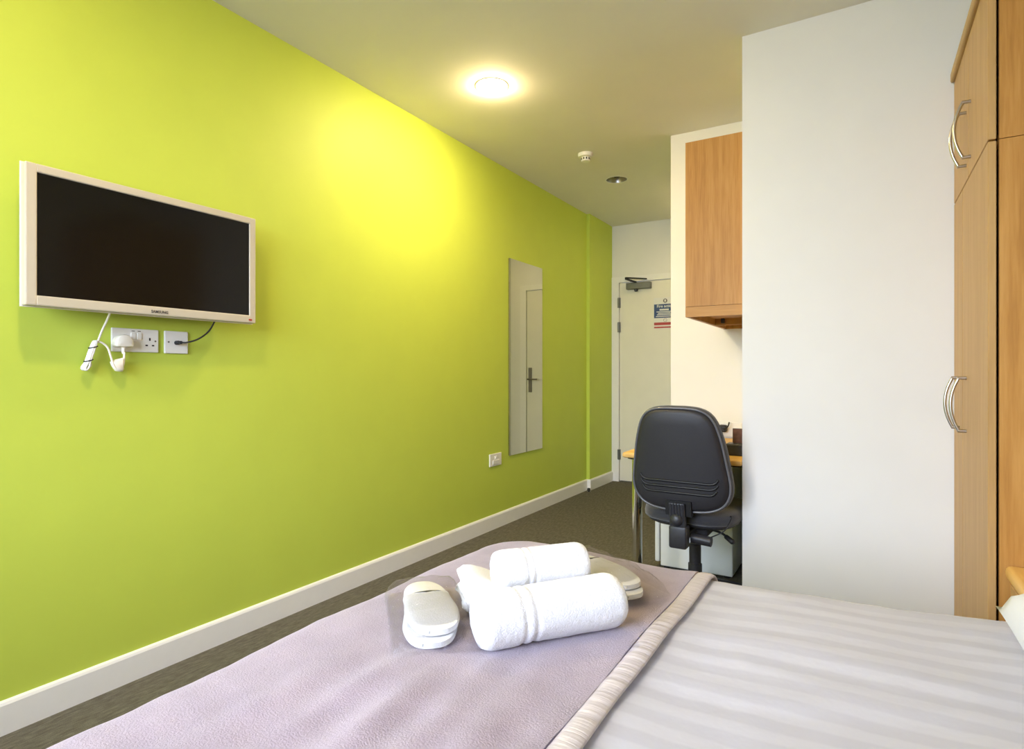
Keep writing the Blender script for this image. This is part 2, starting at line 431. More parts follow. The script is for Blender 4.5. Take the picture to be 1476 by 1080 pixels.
obj('slash', bar(bmesh.new(), (-1.640, YS-.0022, 1.592), (-1.620, YS-.0022, 1.574), .003, .001), 'logo_grey', pr)
text_part('heading', 'Fire action', .038, 'sign_sheet', s, facing_ny((-1.63, YS-.0030, 1.716)), bold=.0006)
for i, (wd, zz) in enumerate(((.09, 1.683), (.15, 1.664), (.12, 1.650), (.14, 1.636), (.16, 1.620))):
    t = .0075 if i == 0 else .0035
    obj('text_line', B(-1.63-wd/2-.01, -1.63+wd/2-.01, YS-.0030, YS-.0022, zz-t, zz+t), 'sign_sheet', s)

# ------------------------------------------------------------------ ceiling fittings
GL = 'recessed ceiling downlights'
for i, (x, y, on) in enumerate(LAMPS):
    lab = ['lit round recessed downlight in the ceiling between television and mirror', 'unlit open recessed downlight in the ceiling beyond the smoke detector', 'lit round recessed downlight in the ceiling near the window', 'lit round recessed downlight in the ceiling just inside the entrance door'][i]
    t = thing('downlight', lab, 'ceiling light', (x, y, CEIL), group=GL)
    obj('trim_ring', LA((x, y, CEIL), [(LR-.004, .02), (LR-.003, -.002), (LR+.001, -.003), (LR+.004, -.002), (LR+.005, .0)], seg=40, cap=False), 'gloss_white', t, smooth=True, label='white trim ring')
    obj('reflector', LA((x, y, CEIL), [(LR-.0035, .0), (LR-.008, .03), (LR-.022, .085), (.001, .09)], seg=40, cap=False), 'steel' if not on else 'gloss_white', t, smooth=True)
    if on:
        obj('lamp_dome', LA((x, y, CEIL), [(.001, .020), (.060, .018), (.0625, -.001), (.060, -.008), (.050, -.016), (.034, -.022), (.015, -.026), (.001, -.0265)] if i < 3 else [(.001, .022), (.050, .020), (.048, .012), (.001, .010)], seg=32, cap=False), ['lamp_glow', '', 'lamp_glow_dim', 'lamp_glow_low'][i], t, smooth=True, label='glowing domed lamp')
    else:
        obj('lamp_holder', B(x-.022, x+.018, y-.012, y+.022, CEIL+.02, CEIL+.088, bev=.004), 'black', t, label='black lamp holder')
        obj('bulb', LA((x+.02, y+.025, CEIL+.03), [(.004, .05), (.012, .03), (.014, .012), (.008, .0)], seg=16), 'white_plastic', t, smooth=True)
x, y = -1.601, 3.616
t = thing('smoke_detector', 'small round white smoke detector on the ceiling', 'smoke detector', (x, y, CEIL))
obj('base', LA((x, y, CEIL), [(.050, 0), (.050, -.012), (.046, -.022), (.030, -.026)], seg=32), 'white_plastic', t, smooth=True, angle=.6)
ch = obj('chamber', LA((x, y, CEIL), [(.030, -.024), (.030, -.048), (.026, -.052), (.006, -.054)], seg=32), 'white_plastic', t, smooth=True, angle=.6)
for k in range(10):
    a = 2*PI*k/10
    bm = B(-.0045, .0045, -.0015, .0015, -.043, -.030)
    bmesh.ops.transform(bm, matrix=Matrix.Translation((x, y, CEIL)) @ Matrix.Rotation(a, 4, 'Z') @ Matrix.Translation((0, .0295, 0)), verts=bm.verts)
    obj('vent_slot', bm, 'black', ch)

# ------------------------------------------------------------------ television on the green wall
TX = -2.09
ty0, ty1, tz0, tz1 = .730, 1.484, 1.273, 1.693
iy0, iy1, iz0, iz1 = .760, 1.456, 1.304, 1.667
t = thing('television', 'white framed flat television mounted on the green wall', 'television', (XL, (ty0+ty1)/2, tz0))
bm = bmesh.new()
box(bm, TX-.032, TX, ty0, iy0, tz0, tz1, bev=.004); box(bm, TX-.032, TX, iy1, ty1, tz0, tz1, bev=.004)
box(bm, TX-.032, TX, iy0-.004, iy1+.004, tz0, iz0, bev=.004); box(bm, TX-.032, TX, iy0-.004, iy1+.004, iz1, tz1, bev=.004)
bz = obj('bezel', bm, 'tv_white', t, label='white bezel')
obj('screen', B(TX-.010, TX-.004, iy0-.002, iy1+.002, iz0-.002, iz1+.002), 'screen_glass', t, label='dark glossy screen')
obj('acrylic_edge', frame_bm(ty0-.003, ty1+.003, 0, .004, tz0-.003, tz1+.003, .006), 'cream_plastic', bz)
o = bpy.data.objects['acrylic_edge']     # built in XZ, turned to lie behind the bezel
o.data.transform(Matrix.Translation(Vector(t.location)))
o.data.transform(M_axes((0, 1, 0), (1, 0, 0), (0, 0, 1), (TX-.030, 0, 0)))
o.data.transform(Matrix.Translation(-Vector(t.location)))
bk = obj('back_cover', B(TX-.068, TX-.030, ty0+.02, ty1-.02, tz0+.012, tz1-.02, bev=.012), 'tv_white', t)
for k in range(12):
    obj('vent_slot', B(TX-.056, TX-.044, .80+k*.016, .808+k*.016, tz0+.0105, tz0+.013), 'black', bk)
for z in (1.60, 1.54, 1.50, 1.42):
    obj('side_port', B(TX-.060, TX-.046, ty1-.021, ty1-.0185, z-.014, z+.014), 'black', bk)
br = obj('wall_bracket', B(XL+.002, TX-.066, .98, 1.24, 1.38, 1.60, bev=.004), 'dark_plastic', t, label='dark wall bracket')
text_part('brand_lettering', 'SAMSUNG', .0135, 'logo_grey', t, facing_x((TX+.0006, 1.110, 1.2855)), bold=.0003, sx=.92, label='SAMSUNG in small grey capitals')
obj('power_light', B(TX-.001, TX+.001, 1.452, 1.466, 1.283, 1.289), 'sign_red', t, label='small dark red indicator')

def plate(name, label, y0, y1, z0, z1, cat='wall socket', x=XL, th=.009):
    t = thing(name, label, cat, (x, (y0+y1)/2, z0))
    obj('plate', B(x, x+th, y0, y1, z0, z1, bev=.003), 'white_plastic', t)
    return t
def screw(t, y, z, x=XL+.009):
    obj('screw', CY((x-.001, y, z), (x+.0012, y, z), .0032, seg=12), 'grey_metal', t)
# double mains socket
t = plate('double_socket', 'white double mains socket under the television', 1.005, 1.160, 1.148, 1.230)
F = XL+.009
for yy in (1.018, 1.148): screw(t, yy, 1.189)
for yy in (1.073, 1.093):
    r_ = obj('rocker_switch', B(F-.002, F+.004, yy-.008, yy+.008, 1.192, 1.216, bev=.002), 'white_plastic', t)
    obj('switch_mark', B(F-.001, F+.0008, yy-.005, yy+.005, 1.2205, 1.2230), 'logo_grey', r_)
for (yy, zz, hw, hh) in ((1.129, 1.195, .0025, .0050), (1.118, 1.173, .0040, .0025), (1.140, 1.173, .0040, .0025)):
    obj('pin_hole', B(F-.001, F+.0006, yy-hw, yy+hw, zz-hh, zz+hh), 'black', t)
# aerial socket
t = plate('aerial_socket', 'white single aerial socket under the television with black lead', 1.181, 1.268, 1.147, 1.230)
for yy in (1.195, 1.254): screw(t, yy, 1.189)
a = thing('aerial_cable', 'thin black aerial lead between television and single socket', 'cable', (XL+.01, 1.224, 1.189))
obj('connector', LA((XL+.008, 1.222, 1.187), [(.0075, 0), (.0075, .014), (.006, .016), (.006, .026), (.004, .028)], (1, .25, .03), 18), 'black', a, smooth=True, angle=.6)
obj('cord', TB([(XL+.034, 1.228, 1.188), (XL+.05, 1.24, 1.188), (XL+.065, 1.275, 1.203), (XL+.075, 1.31, 1.235), (XL+.08, 1.335, 1.285)], .0030, 8), 'black', a, smooth=True)
# white TV power lead with bundle and plug
p = thing('power_lead', 'white television power lead with tied bundle and plug', 'cable', (XL+.03, .95, 1.08))
def wv(y, z, off=.03): return (XL+off, y, z)
obj('cord', TB([(XL+.09, .967, 1.285), wv(.968, 1.25, .06), wv(.962, 1.215, .04), wv(.951, 1.175, .034)], .0034, 8), 'cream_plastic', p, smooth=True)
bd = None
top, bot = Vector(wv(.946, 1.178, .028)), Vector(wv(.919, 1.086, .026))
ax = (bot-top); sdv = Vector((0, .96, .28)); nx = Vector((1, 0, 0))
for k, (w_, e, off) in enumerate(((.012, 0.0, 0), (.008, -.006, .006), (.010, -.003, -.006), (.005, -.009, .010))):
    a_, b_ = top+ax*(.02+e), bot-ax*(e*2); o_ = nx*off
    pts = [a_+o_-sdv*w_*.3, a_.lerp(b_, .3)+o_-sdv*w_*.55, a_.lerp(b_, .7)+o_-sdv*w_*.55, a_.lerp(b_, .9)+o_-sdv*w_*1.1, b_+o_, a_.lerp(b_, .9)+o_+sdv*w_*1.1, a_.lerp(b_, .7)+o_+sdv*w_*.55, a_.lerp(b_, .3)+o_+sdv*w_*.55, a_+o_+sdv*w_*.3]
    obj('cord_loop', TB(pts, .0034, 7, closed=True, smooth_n=5), 'white_plastic', p, smooth=True)
for f_ in (.20, .68):
    c_ = top+ax*f_
    pts = [c_+(sdv*math.cos(q)*.0125+nx*math.sin(q)*.0135) for q in [2*PI*k/12 for k in range(12)]]
    obj('cable_tie', TB(pts, .0020, 6, closed=True, smooth_n=2), 'black', p, smooth=True, label='black cable tie')
obj('cord', TB([wv(.948, 1.176), wv(.962, 1.176, .034), wv(.980, 1.160, .036), wv(.990, 1.130, .036), wv(1.000, 1.098, .036), wv(1.016, 1.086, .034), wv(1.030, 1.100, .032), wv(1.034, 1.145, .032)], .0034, 8), 'cream_plastic', p, smooth=True)
# plug: rounded dome body standing off the socket
ol = [(math.cos(q)*.0275, math.sin(q)*.028) for q in [PI*k/14 for k in range(15)]] + [(-.0275, -.010), (-.024, -.0135), (.024, -.0135), (.0275, -.010)]
bm = layered(ol, [(0, 0), (0, .026), (.002, .031), (.006, .033)])
bmesh.ops.transform(bm, matrix=M_axes((0, 1, 0), (1, 0, 0), (0, 0, 1), (F, 1.034, 1.178)), verts=bm.verts)
pg = obj('plug', bm, 'cream_plastic', p, smooth=True, angle=.6, label='white three pin plug')
obj('strain_relief', LA((F+.016, 1.034, 1.166), [(.0075, 0), (.0060, -.012), (.0045, -.024), (.0040, -.026)], seg=14), 'cream_plastic', pg, smooth=True)
# folded safety tag hanging on the lead
bm = bmesh.new()
ol = [(-.026, .012), (-.012, .020), (.004, .024), (.012, .026), (.014, -.012), (.010, -.020), (.0, -.020), (-.010, -.018), (-.016, -.010), (-.022, .0)]
bm = layered(ol, [(0, 0), (-.001, .006), (.001, .012), (.006, .015)])
bmesh.ops.transform(bm, matrix=M_axes((0, 1, 0), (1, 0, 0), (0, 0, 1), (XL+.024, 1.018, 1.100)), verts=bm.verts)
obj('cord_tag', bm, 'cream_plastic', p, smooth=True, angle=.7, label='folded cream tag on the cord')

# fused spur plate by the mirror
t = plate('spur_plate', 'small white wall plate low on the green wall beside the mirror', 3.350, 3.500, .433, .519)
obj('rocker_switch', B(F-.002, F+.005, 3.412, 3.436, .483, .500, bev=.002), 'white_plastic', t)
obj('fuse_cover', B(F-.002, F+.004, 3.385, 3.465, .447, .474, bev=.002), 'white_plastic', t)
# mirror
t = thing('wall_mirror', 'tall frameless mirror on the green wall', 'mirror', (XL, 3.86, .482))
obj('backing', B(XL, XL+.004, 3.606, 4.106, .484, 1.902), 'black', t)
obj('glass', B(XL+.004, XL+.009, 3.602, 4.110, .480, 1.906, bev=.001, seg=1), 'mirror_glass', t, label='mirror glass')
# door stop at the foot of the wall step
t = thing('door_stop', 'little black and chrome door stop on the carpet by the wall step', 'door stop', (-2.138, 4.90, 0))
obj('stop_base', LA((-2.138, 4.90, 0), [(.017, 0), (.017, .006), (.012, .008)], seg=20), 'chrome', t, smooth=True, angle=.5)
obj('rubber', LA((-2.138, 4.90, .007), [(.012, 0), (.014, .010), (.014, .024), (.008, .030)], seg=20), 'black', t, smooth=True, angle=.8)

# ------------------------------------------------------------------ wall cupboard on the side of the pier
CX0, CX1, CY0, CY1, CZ0, CZ1 = -.715, PIER_X, 2.754, REC_Y, 1.335, 2.146
t = thing('wall_cupboard', 'oak wall cupboard hung above the desk on the side of the white pier', 'cupboard', (CX1, (CY0+CY1)/2, CZ0))
obj('side_panel', B(CX0, CX1, CY0, CY0+.018, CZ0+.048, CZ1), 'oak', t)
obj('side_rail', B(CX0, CX1, CY0, CY0+.018, CZ0, CZ0+.0465), 'oak_h', t, label='oak strip below the side panel')
obj('side_panel', B(CX0+.018, CX1, CY1-.018, CY1, CZ0, CZ1), 'oak', t)
obj('top_panel', B(CX0+.018, CX1, CY0+.018, CY1-.018, CZ1-.018, CZ1), 'oak', t)
obj('bottom_panel', B(CX0+.018, CX1, CY0+.018, CY1-.018, CZ0+.035, CZ0+.053), 'oak', t)
obj('back_rail', B(CX0+.018, CX1, CY1-.30, CY1-.282, CZ0+.001, CZ0+.036), 'oak_h', t)
obj('shelf_clip', B(CX0+.05, CX0+.066, CY1-.325, CY1-.30, CZ0+.010, CZ0+.036), 'dark_plastic', t)
for a_, b_ in ((CY0+.019, (CY0+CY1)/2-.0015), ((CY0+CY1)/2+.0015, CY1)):
    dr = obj('door', B(CX0, CX0+.017, a_, b_, CZ0, CZ1), 'oak', t)
    yy = b_-.04 if a_ < 3 else a_+.04
    obj('handle', TB([(CX0, yy, CZ0+.06), (CX0-.028, yy, CZ0+.07), (CX0-.034, yy, CZ0+.14), (CX0-.028, yy, CZ0+.21), (CX0, yy, CZ0+.22)], .005, 8), 'steel', dr, smooth=True)

# ------------------------------------------------------------------ desk and what stands on and under it
DZ = .693
t = thing('desk', 'narrow desk with light wood top and chrome legs beside the white pier', 'desk', (-.73, 3.15, 0))
bm = B(-1.005, PIER_X, 2.70, REC_Y, DZ-.026, DZ, bev=.010, seg=3)
obj('desktop', bm, 'beech_top', t, smooth=True, angle=.5, label='light wood desktop with rounded edge')
for (lx, ly) in ((-.955, 2.775), (-.955, 3.54), (-.50, 3.54)):
    lg = obj('leg', CY((lx, ly, .012), (lx, ly, DZ-.035), .024, seg=28), 'chrome', t, smooth=True, angle=.8)
    obj('mounting_plate', LA((lx, ly, DZ-.036), [(.045, 0), (.045, .006), (.03, .012)], seg=24), 'black', lg, smooth=True, angle=.6)
    obj('foot', LA((lx, ly, 0), [(.03, 0), (.03, .008), (.024, .014)], seg=24), 'black', lg, smooth=True, angle=.6)
obj('support_bracket', B(-.955, -.47, 2.90, 2.925, DZ-.06, DZ-.026, bev=.003), 'black', t)
obj('wall_batten', B(PIER_X-.02, PIER_X, 2.98, 3.58, DZ-.066, DZ-.026), 'oak_h', t)

t = thing('under_desk_fridge', 'white fridge standing under the desk behind the office chair', 'fridge', (-.80, 3.40, 0))
obj('body', B(-.968, -.588, 3.20, 3.59, .012, .60, bev=.006), 'fridge_white', t)
obj('door', B(-1.000, -.973, 3.20, 3.59, .03, .60, bev=.008), 'fridge_white', t)
obj('gasket', B(-.974, -.967, 3.206, 3.584, .04, .595), 'grey_metal', t)
for (fx, fy) in ((-.94, 3.23), (-.62, 3.23), (-.94, 3.55), (-.62, 3.55)):
    obj('foot', LA((fx, fy, 0), [(.018, 0), (.018, .010), (.012, .014)], seg=16), 'black', t)

# black pouch and printed card on the desk, against the pier
t = thing('leaflet_stand', 'black leaflet stand on the desk beside the white pier', 'stand', (-.505, 2.87, DZ))
obj('tray', B(-.555, -.462, 2.84, 2.92, DZ, DZ+.055, bev=.006), 'dark_plastic', t)
obj('back_board', B(-.532, -.462, 2.895, 2.905, DZ+.04, DZ+.122, bev=.001), 'black', t)
t2 = tag(obj('printed_card', B(-.529, -.464, 2.889, 2.894, DZ+.0555, DZ+.120), 'card_print'), 'dark brown printed card standing in the black leaflet stand', 'card')
t = thing('desk_socket', 'white wall socket above the desk behind the office chair', 'wall socket', (-.69, REC_Y, .74))
obj('plate', B(-.755, -.61, REC_Y-.010, REC_Y, .70, .786, bev=.003), 'white_plastic', t)
for xx in (-.715, -.650):
    obj('pin_hole', B(xx-.004, xx+.004, REC_Y-.0108, REC_Y-.009, .735, .741), 'black', t)
t = thing('black_plug', 'black plug and lead in the wall socket above the desk', 'plug', (-.70, REC_Y-.03, .76))
obj('plug_body', B(-.735, -.690, REC_Y-.050, REC_Y-.0095, .730, .772, bev=.008), 'black', t)
obj('cord', TB([(-.712, REC_Y-.045, .752), (-.695, REC_Y-.07, .755), (-.680, REC_Y-.06, .765), (-.674, REC_Y-.05, .79)], .004, 8), 'black', t, smooth=True)
t = thing('fridge_lead', 'black lead hanging in the gap between fridge and pier', 'cable', (-.52, 3.3, 0))
obj('cord', TB([(-.52, 3.50, .60), (-.53, 3.46, .40), (-.545, 3.40, .22), (-.515, 3.36, .12), (-.55, 3.34, .06), (-.53, 3.40, .008), (-.50, 3.5, .008)], .006, 8), 'black', t, smooth=True)

# ------------------------------------------------------------------ office chair
CHX, CHY = -.676, 2.775
t = thing('office_chair', 'black swivel office chair seen from behind at the desk', 'office chair', (CHX, CHY, 0), rz=math.radians(-1))
def recline(q):
    z = q.z-.50
    return Vector((q.x, q.y-.235-.18*z+.55*q.x*q.x, q.z))
half = [(.0, .945), (.05, .944), (.095, .937), (.130, .918), (.153, .885), (.168, .843), (.182, .787), (.193, .72), (.201, .665), (.204, .625), (.199, .588), (.184, .556), (.155, .530), (.11, .514), (.05, .508), (0, .507)]
loop = half + [(-x, z) for x, z in half[-2:0:-1]]
loop = [(p.x, p.y) for p in catmull([(x, z, 0) for x, z in loop], 3, closed=True)]
obj('back_cushion', layered(loop, [(.012, -.004), (.004, .0), (.0, .012), (.0, .030), (.008, .046), (.03, .056), (.09, .060)], recline), 'charcoal_fabric', t, world=False, smooth=True, label='charcoal fabric back cushion')
sh = obj('back_shell', layered(loop, [(.075, -.024), (.032, -.022), (.022, -.018), (.014, -.010), (.010, .004)], recline), 'shell_plastic', t, world=False, smooth=True, label='black plastic back shell')
cz = .726
rimp = []
for (x, z) in loop:
    dd = math.hypot(x, z-cz); k = (dd-.009)/dd
    rimp.append(recline(Vector((x*k, -.007, cz+(z-cz)*k))))
obj('shell_rim', tube(bmesh.new(), rimp, .0045, 8, closed=True, smooth_n=0), 'grey_rim', t, world=False, smooth=True, label='grey rim strip')
for zz, hw in ((.640, .135), (.618, .133), (.594, .128)):
    pts = [(-hw-.022, -.0235, zz+.020), (-hw, -.0245, zz), (-hw*.5, -.0245, zz), (0, -.0245, zz), (hw*.5, -.0245, zz), (hw, -.0245, zz), (hw+.022, -.0235, zz+.020)]
    obj('groove', tube(bmesh.new(), [recline(Vector(q)) for q in pts], .0052, 6, smooth_n=4), 'black', sh, world=False, smooth=True)
bm = B(-.052, .052, -.034, .0, .500, .562)
for v in bm.verts: v.co = recline(v.co)
obj('bracket_slot', bm, 'black', sh, world=False)
def rl(bm):
    for v in bm.verts: v.co = recline(v.co)
    return bm
br = obj('back_bracket', rl(B(-.034, .030, -.050, -.024, .455, .555, bev=.005)), 'dark_plastic', t, world=False)
for k in range(5):
    obj('rib', rl(B(-.027+k*.0115, -.022+k*.0115, -.0535, -.049, .500, .553)), 'shell_plastic', br, world=False)
obj('tilt_knob', LA((-.004, -.268, .487), [(.024, -.002), (.027, .006), (.025, .020), (.016, .030), (.006, .032)], (0, -1, .1), 24), 'dark_plastic', t, world=False, smooth=True)
obj('bracket_housing', B(-.036, .036, -.285, -.225, .370, .462, bev=.010, seg=3), 'dark_plastic', t, world=False, smooth=True, angle=.5)
obj('bracket_arm', B(-.030, .030, -.24, .06, .400, .428, bev=.004), 'dark_plastic', t, world=False)
obj('tilt_handle', CY((.036, -.20, .402), (.115, -.205, .398), .020, seg=24), 'dark_plastic', t, world=False, smooth=True, angle=.8)
# seat: rounded square cushion over a plastic pan
sl = []
for k in range(48):
    a_ = 2*PI*k/48; n_ = 3.4
    ca, sa = math.cos(a_), math.sin(a_)
    sl.append((math.copysign(abs(ca)**(2/n_), ca)*.204, math.copysign(abs(sa)**(2/n_), sa)*.225))
def lay_flat(bm, dy):
    bmesh.ops.transform(bm, matrix=M_axes((1, 0, 0), (0, 0, 1), (0, 1, 0), (0, dy, 0)), verts=bm.verts); return bm
obj('seat_cushion', lay_flat(layered(sl, [(.012, .452), (.002, .460), (0, .474), (.004, .492), (.018, .507), (.06, .515), (.12, .516)]), .03), 'charcoal_fabric', t, world=False, smooth=True, label='charcoal fabric seat cushion')
obj('seat_pan', lay_flat(layered(sl, [(.09, .424), (.05, .428), (.022, .440), (.012, .454)]), .03), 'dark_plastic', t, world=False, smooth=True)
obj('mechanism', B(-.075, .075, -.10, .12, .385, .428, bev=.008), 'dark_plastic', t, world=False)
lv = obj('height_lever', TB([(.06, -.02, .405), (.12, -.06, .405), (.150, -.08, .396)], .005, 8), 'black', t, world=False, smooth=True)
obj('lever_grip', LA((.142, -.076, .398), [(.006, 0), (.010, .006), (.011, .045), (.006, .052)], (.75, -.55, -.32), 14), 'black', lv, world=False, smooth=True)
obj('control_cable', TB([(.11, -.205, .415), (.165, -.20, .45), (.185, -.16, .50), (.15, -.10, .47)], .0025, 6), 'black', t, world=False, smooth=True)
obj('gas_column', LA((0, 0, .10), [(.031, 0), (.031, .09), (.0265, .092), (.0265, .18), (.021, .182), (.021, .29)], seg=24), 'dark_plastic', t, world=False, smooth=True, angle=.5)
obj('base_hub', LA((0, 0, .075), [(.045, 0), (.050, .02), (.042, .06), (.032, .066)], seg=24), 'dark_plastic', t, world=False, smooth=True, angle=.6)
for k in range(5):
    a_ = math.radians(-33+72*k); dx_, dy_ = math.cos(a_), math.sin(a_)
    bm = bmesh.new(); rings = []
    for (r_, w_, zt, zb) in ((.03, .024, .128, .085), (.10, .021, .118, .082), (.17, .017, .100, .074), (.225, .014, .088, .066)):
        c_ = Vector((dx_*r_, dy_*r_, 0)); s_ = Vector((-dy_, dx_, 0))
        rings.append([bm.verts.new(c_+s_*w_+Vector((0, 0, zb))), bm.verts.new(c_+s_*w_*.6+Vector((0, 0, zt))), bm.verts.new(c_-s_*w_*.6+Vector((0, 0, zt))), bm.verts.new(c_-s_*w_+Vector((0, 0, zb)))])
    for p_, q_ in zip(rings, rings[1:]):
        for i in range(4): bm.faces.new((p_[i], p_[(i+1) % 4], q_[(i+1) % 4], q_[i]))
    bm.faces.new(rings[0]); bm.faces.new(rings[-1])
    lg = obj('base_leg', bm, 'dark_plastic', t, world=False)
    c_ = Vector((dx_*.215, dy_*.215, .026)); s_ = Vector((-dy_, dx_, 0))
    bm = CY(c_-s_*.024, c_-s_*.006, .026, seg=20); cyl(bm, c_+s_*.006, c_+s_*.024, .026, seg=20); cyl(bm, c_-s_*.02, c_+s_*.02, .012, seg=12); cyl(bm, c_+Vector((0, 0, .01)), c_+Vector((0, 0, .052)), .008, seg=12)
    obj('caster', bm, 'black', lg, world=False, smooth=True, angle=.6)

for ch in list(t.children_recursive):      # upper works a touch larger than first drawn
    for v in ch.data.vertices:
        if v.co.z > .36: v.co.z = 1.0732-(1.0732-v.co.z)*1.06
        if v.co.z > .30: v.co.x *= 1.06

# ------------------------------------------------------------------ wardrobe
WX, WY0, WY1 = .284, 2.012, 2.706
t = thing('wardrobe', 'tall oak wardrobe with upper and lower doors beside the white pier', 'wardrobe', (.6, 2.36, 0))
WT, WS = 2.150, 1.700
CXF = WX+.024
obj('side_panel', B(CXF, XR-.002, WY0, WY0+.018, .0, WS-.001), 'oak', t)
obj('upper_side_panel', B(CXF, XR-.002, WY0, WY0+.018, WS+.001, WT), 'oak', t)
obj('side_panel', B(CXF, XR-.002, WY1-.018, WY1, .0, WT), 'oak', t)
obj('top_panel', B(CXF, XR-.002, WY0+.018, WY1-.018, WT-.02, WT-.001), 'oak_h', t)
obj('middle_panel', B(CXF, XR-.002, WY0+.018, WY1-.018, WS-.02, WS+.02), 'oak_h', t)
obj('plinth', B(CXF+.03, CXF+.05, WY0+.018, WY1-.018, 0, .10), 'oak_edge', t)
obj('bottom_panel', B(CXF, XR-.002, WY0+.018, WY1-.018, .10, .12), 'oak_h', t)
obj('back_panel', B(XR-.02, XR-.003, WY0+.018, WY1-.018, .12, WT-.02), 'oak', t)
obj('cornice', B(WX-.012, XR-.002, WY0-.004, WY1, WT, WT+.036, bev=.006), 'oak_edge', t, label='dark oak top moulding')
def wdoor(y0, y1, z0, z1, hy, hz0, hz1):
    d = obj('door', B(WX, WX+.018, y0, y1, z0, z1, bev=.0015, seg=1), 'oak_door', t)
    bm = bmesh.new()
    for z in (hz0, hz1): cyl(bm, (WX, hy, z), (WX-.024, hy, z), .0055, seg=12)
    zm = (hz0+hz1)/2; hh = (hz1-hz0)/2
    pts = [(WX-.020-.022*(1-(s_/1.0)**2), hy, zm+hh*s_) for s_ in [-1+2*k/10 for k in range(11)]]
    tube(bm, pts, .0050, 10, smooth_n=2)
    obj('handle', bm, 'steel', d, smooth=True, angle=.8, label='curved steel handle')
SP = 2.485
wdoor(WY0, SP-.002, .10, WS-.003, 2.400, .885, 1.058)
wdoor(SP+.002, WY1, .10, WS-.003, 2.560, .885, 1.058)
wdoor(WY0, 2.360-.0015, WS+.002, WT-.002, 2.310, 1.752, 1.925)
wdoor(2.360+.0015, WY1, WS+.002, WT-.002, 2.405, 1.752, 1.925)

# ------------------------------------------------------------------ bed
BX0, BX1, BY0, BY1 = -.94, .86, .22, 1.55
t = thing('bed', 'double bed base with mattress under the white duvet', 'bed', ((BX0+BX1)/2, (BY0+BY1)/2, 0))
obj('base', B(BX0+.02, BX1-.02, BY0+.02, BY1-.02, .04, .28, bev=.01), 'divan_cloth', t)
obj('mattress', B(BX0, BX1, BY0, BY1, .28, .490, bev=.05, seg=4), 'mattress_cloth', t, smooth=True, angle=.6)
for (fx, fy) in ((BX0+.1, BY0+.1), (BX0+.1, BY1-.1), (BX1-.1, BY0+.1), (BX1-.1, BY1-.1)):
    obj('foot', LA((fx, fy, 0), [(.022, 0), (.026, .03), (.022, .042)], seg=16), 'black', t)
obj('headboard', B(BX1, BX1+.035, BY0, BY1, .25, .95, bev=.01), 'oak', t)

def drape(name, mat, rx0, rx1, ry0, ry1, core, flat, r, ztop, nx_, ny_, wr, thick, dropwave=.012, openhead=True, zfun=None):
    """a cloth laid over the bed: a flat sheet folded down round the edges of a core rectangle"""
    cx0, cx1, cy0, cy1 = core
    bm = bmesh.new(); uv = bm.loops.layers.uv.new('UVMap'); g = []
    for i in range(nx_+1):
        row = []
        for j in range(ny_+1):
            px = rx0+(rx1-rx0)*i/nx_; py = ry0+(ry1-ry0)*j/ny_
            qx = min(max(px, cx0), cx1); qy = min(max(py, cy0), cy1)
            d = Vector((px-qx, py-qy)); L = d.length
            n_ = d.normalized() if L > 1e-9 else Vector((0, 0))
            if L <= flat: hz, dz, nz, nh = L, 0, 1, 0
            else:
                a_ = (L-flat)/r
                if a_ < PI/2*.96: hz, dz = flat+r*math.sin(a_), r*(1-math.cos(a_)); nz, nh = math.cos(a_), math.sin(a_)
                else:
                    ex = L-flat-r*PI/2*.96; hz, dz = flat+r*math.sin(PI/2*.96)+.03*ex, r+ex*.995; nz, nh = .06, 1
            P_ = Vector((qx+n_.x*hz, qy+n_.y*hz, ztop-dz))
            nrm = Vector((n_.x*nh, n_.y*nh, nz))
            w_ = wr(px, py)
            if nh > .8: w_ += dropwave*math.sin(37*(px if abs(n_.y) > abs(n_.x) else py)+3*noise.noise(Vector((px*3, py*3, 2))))*min(1, (L-flat)/.3)
            P_ += nrm*w_
            if zfun: P_.z += zfun(P_.x, P_.y)
            row.append((bm.verts.new(P_), (px, py)))
        g.append(row)
    for i in range(nx_):
        for j in range(ny_):
            q = (g[i][j], g[i+1][j], g[i+1][j+1], g[i][j+1])
            f = bm.faces.new([k[0] for k in q])
            for lp, k in zip(f.loops, q): lp[uv].uv = k[1]
    # shell thickness
    ret = bmesh.ops.solidify(bm, geom=bm.faces[:], thickness=thick)
    o = obj(name, bm, mat, smooth=True)
    return o
def n3(x, y, s, k): return noise.noise(Vector((x*s, y*s, k)))
def swell(x, y):         # duvet sags a little towards its long edges and rises along the middle
    return .0
def wr_duvet(x, y): return .010*n3(x, y, 3.2, 1.3)+.0045*n3(x*.6, y*1.6, 9, 4)+.002*n3(x, y, 24, 7)
o = drape('duvet', 'duvet_cotton', -1.0-.20, .70, .24-.30, 1.56+.28, (-.90, 2.0, .31, 1.505), .02, .072, .550, 110, 110, wr_duvet, .022)
for v in o.data.vertices:      # plumper towards the pillow
    v.co.z += .018*min(1, max(0, (v.co.x+.25)/.5))*min(1, max(0, (v.co.z-.3)/.2))
tag(o, 'white striped duvet spread over the bed', 'duvet')
def wr_throw(x, y): return .006*n3(x, y, 3.0, 2.3)+.016*(n3(x*2.6, y*.55, 6, 9)**1)*max(0, 1-abs(y-.68)*2.0)*min(1, max(0, (x+.93)*4))*min(1, max(0, (-.385-x)*14))+.0015*n3(x, y, 22, 5)
TX1 = -.372
o = drape('throw_blanket', 'lilac_fleece', -1.0-.28, TX1, .22-.34, 1.56+.36, (-.852, 2.0, .38, 1.452), .08, .095, .565, 110, 130, lambda x, y: wr_throw(x, y)+.010*n3(x, y, 3.2, 1.3), .008, dropwave=.016)
throw = tag(o, 'lilac fleece throw laid across the foot of the bed', 'blanket')
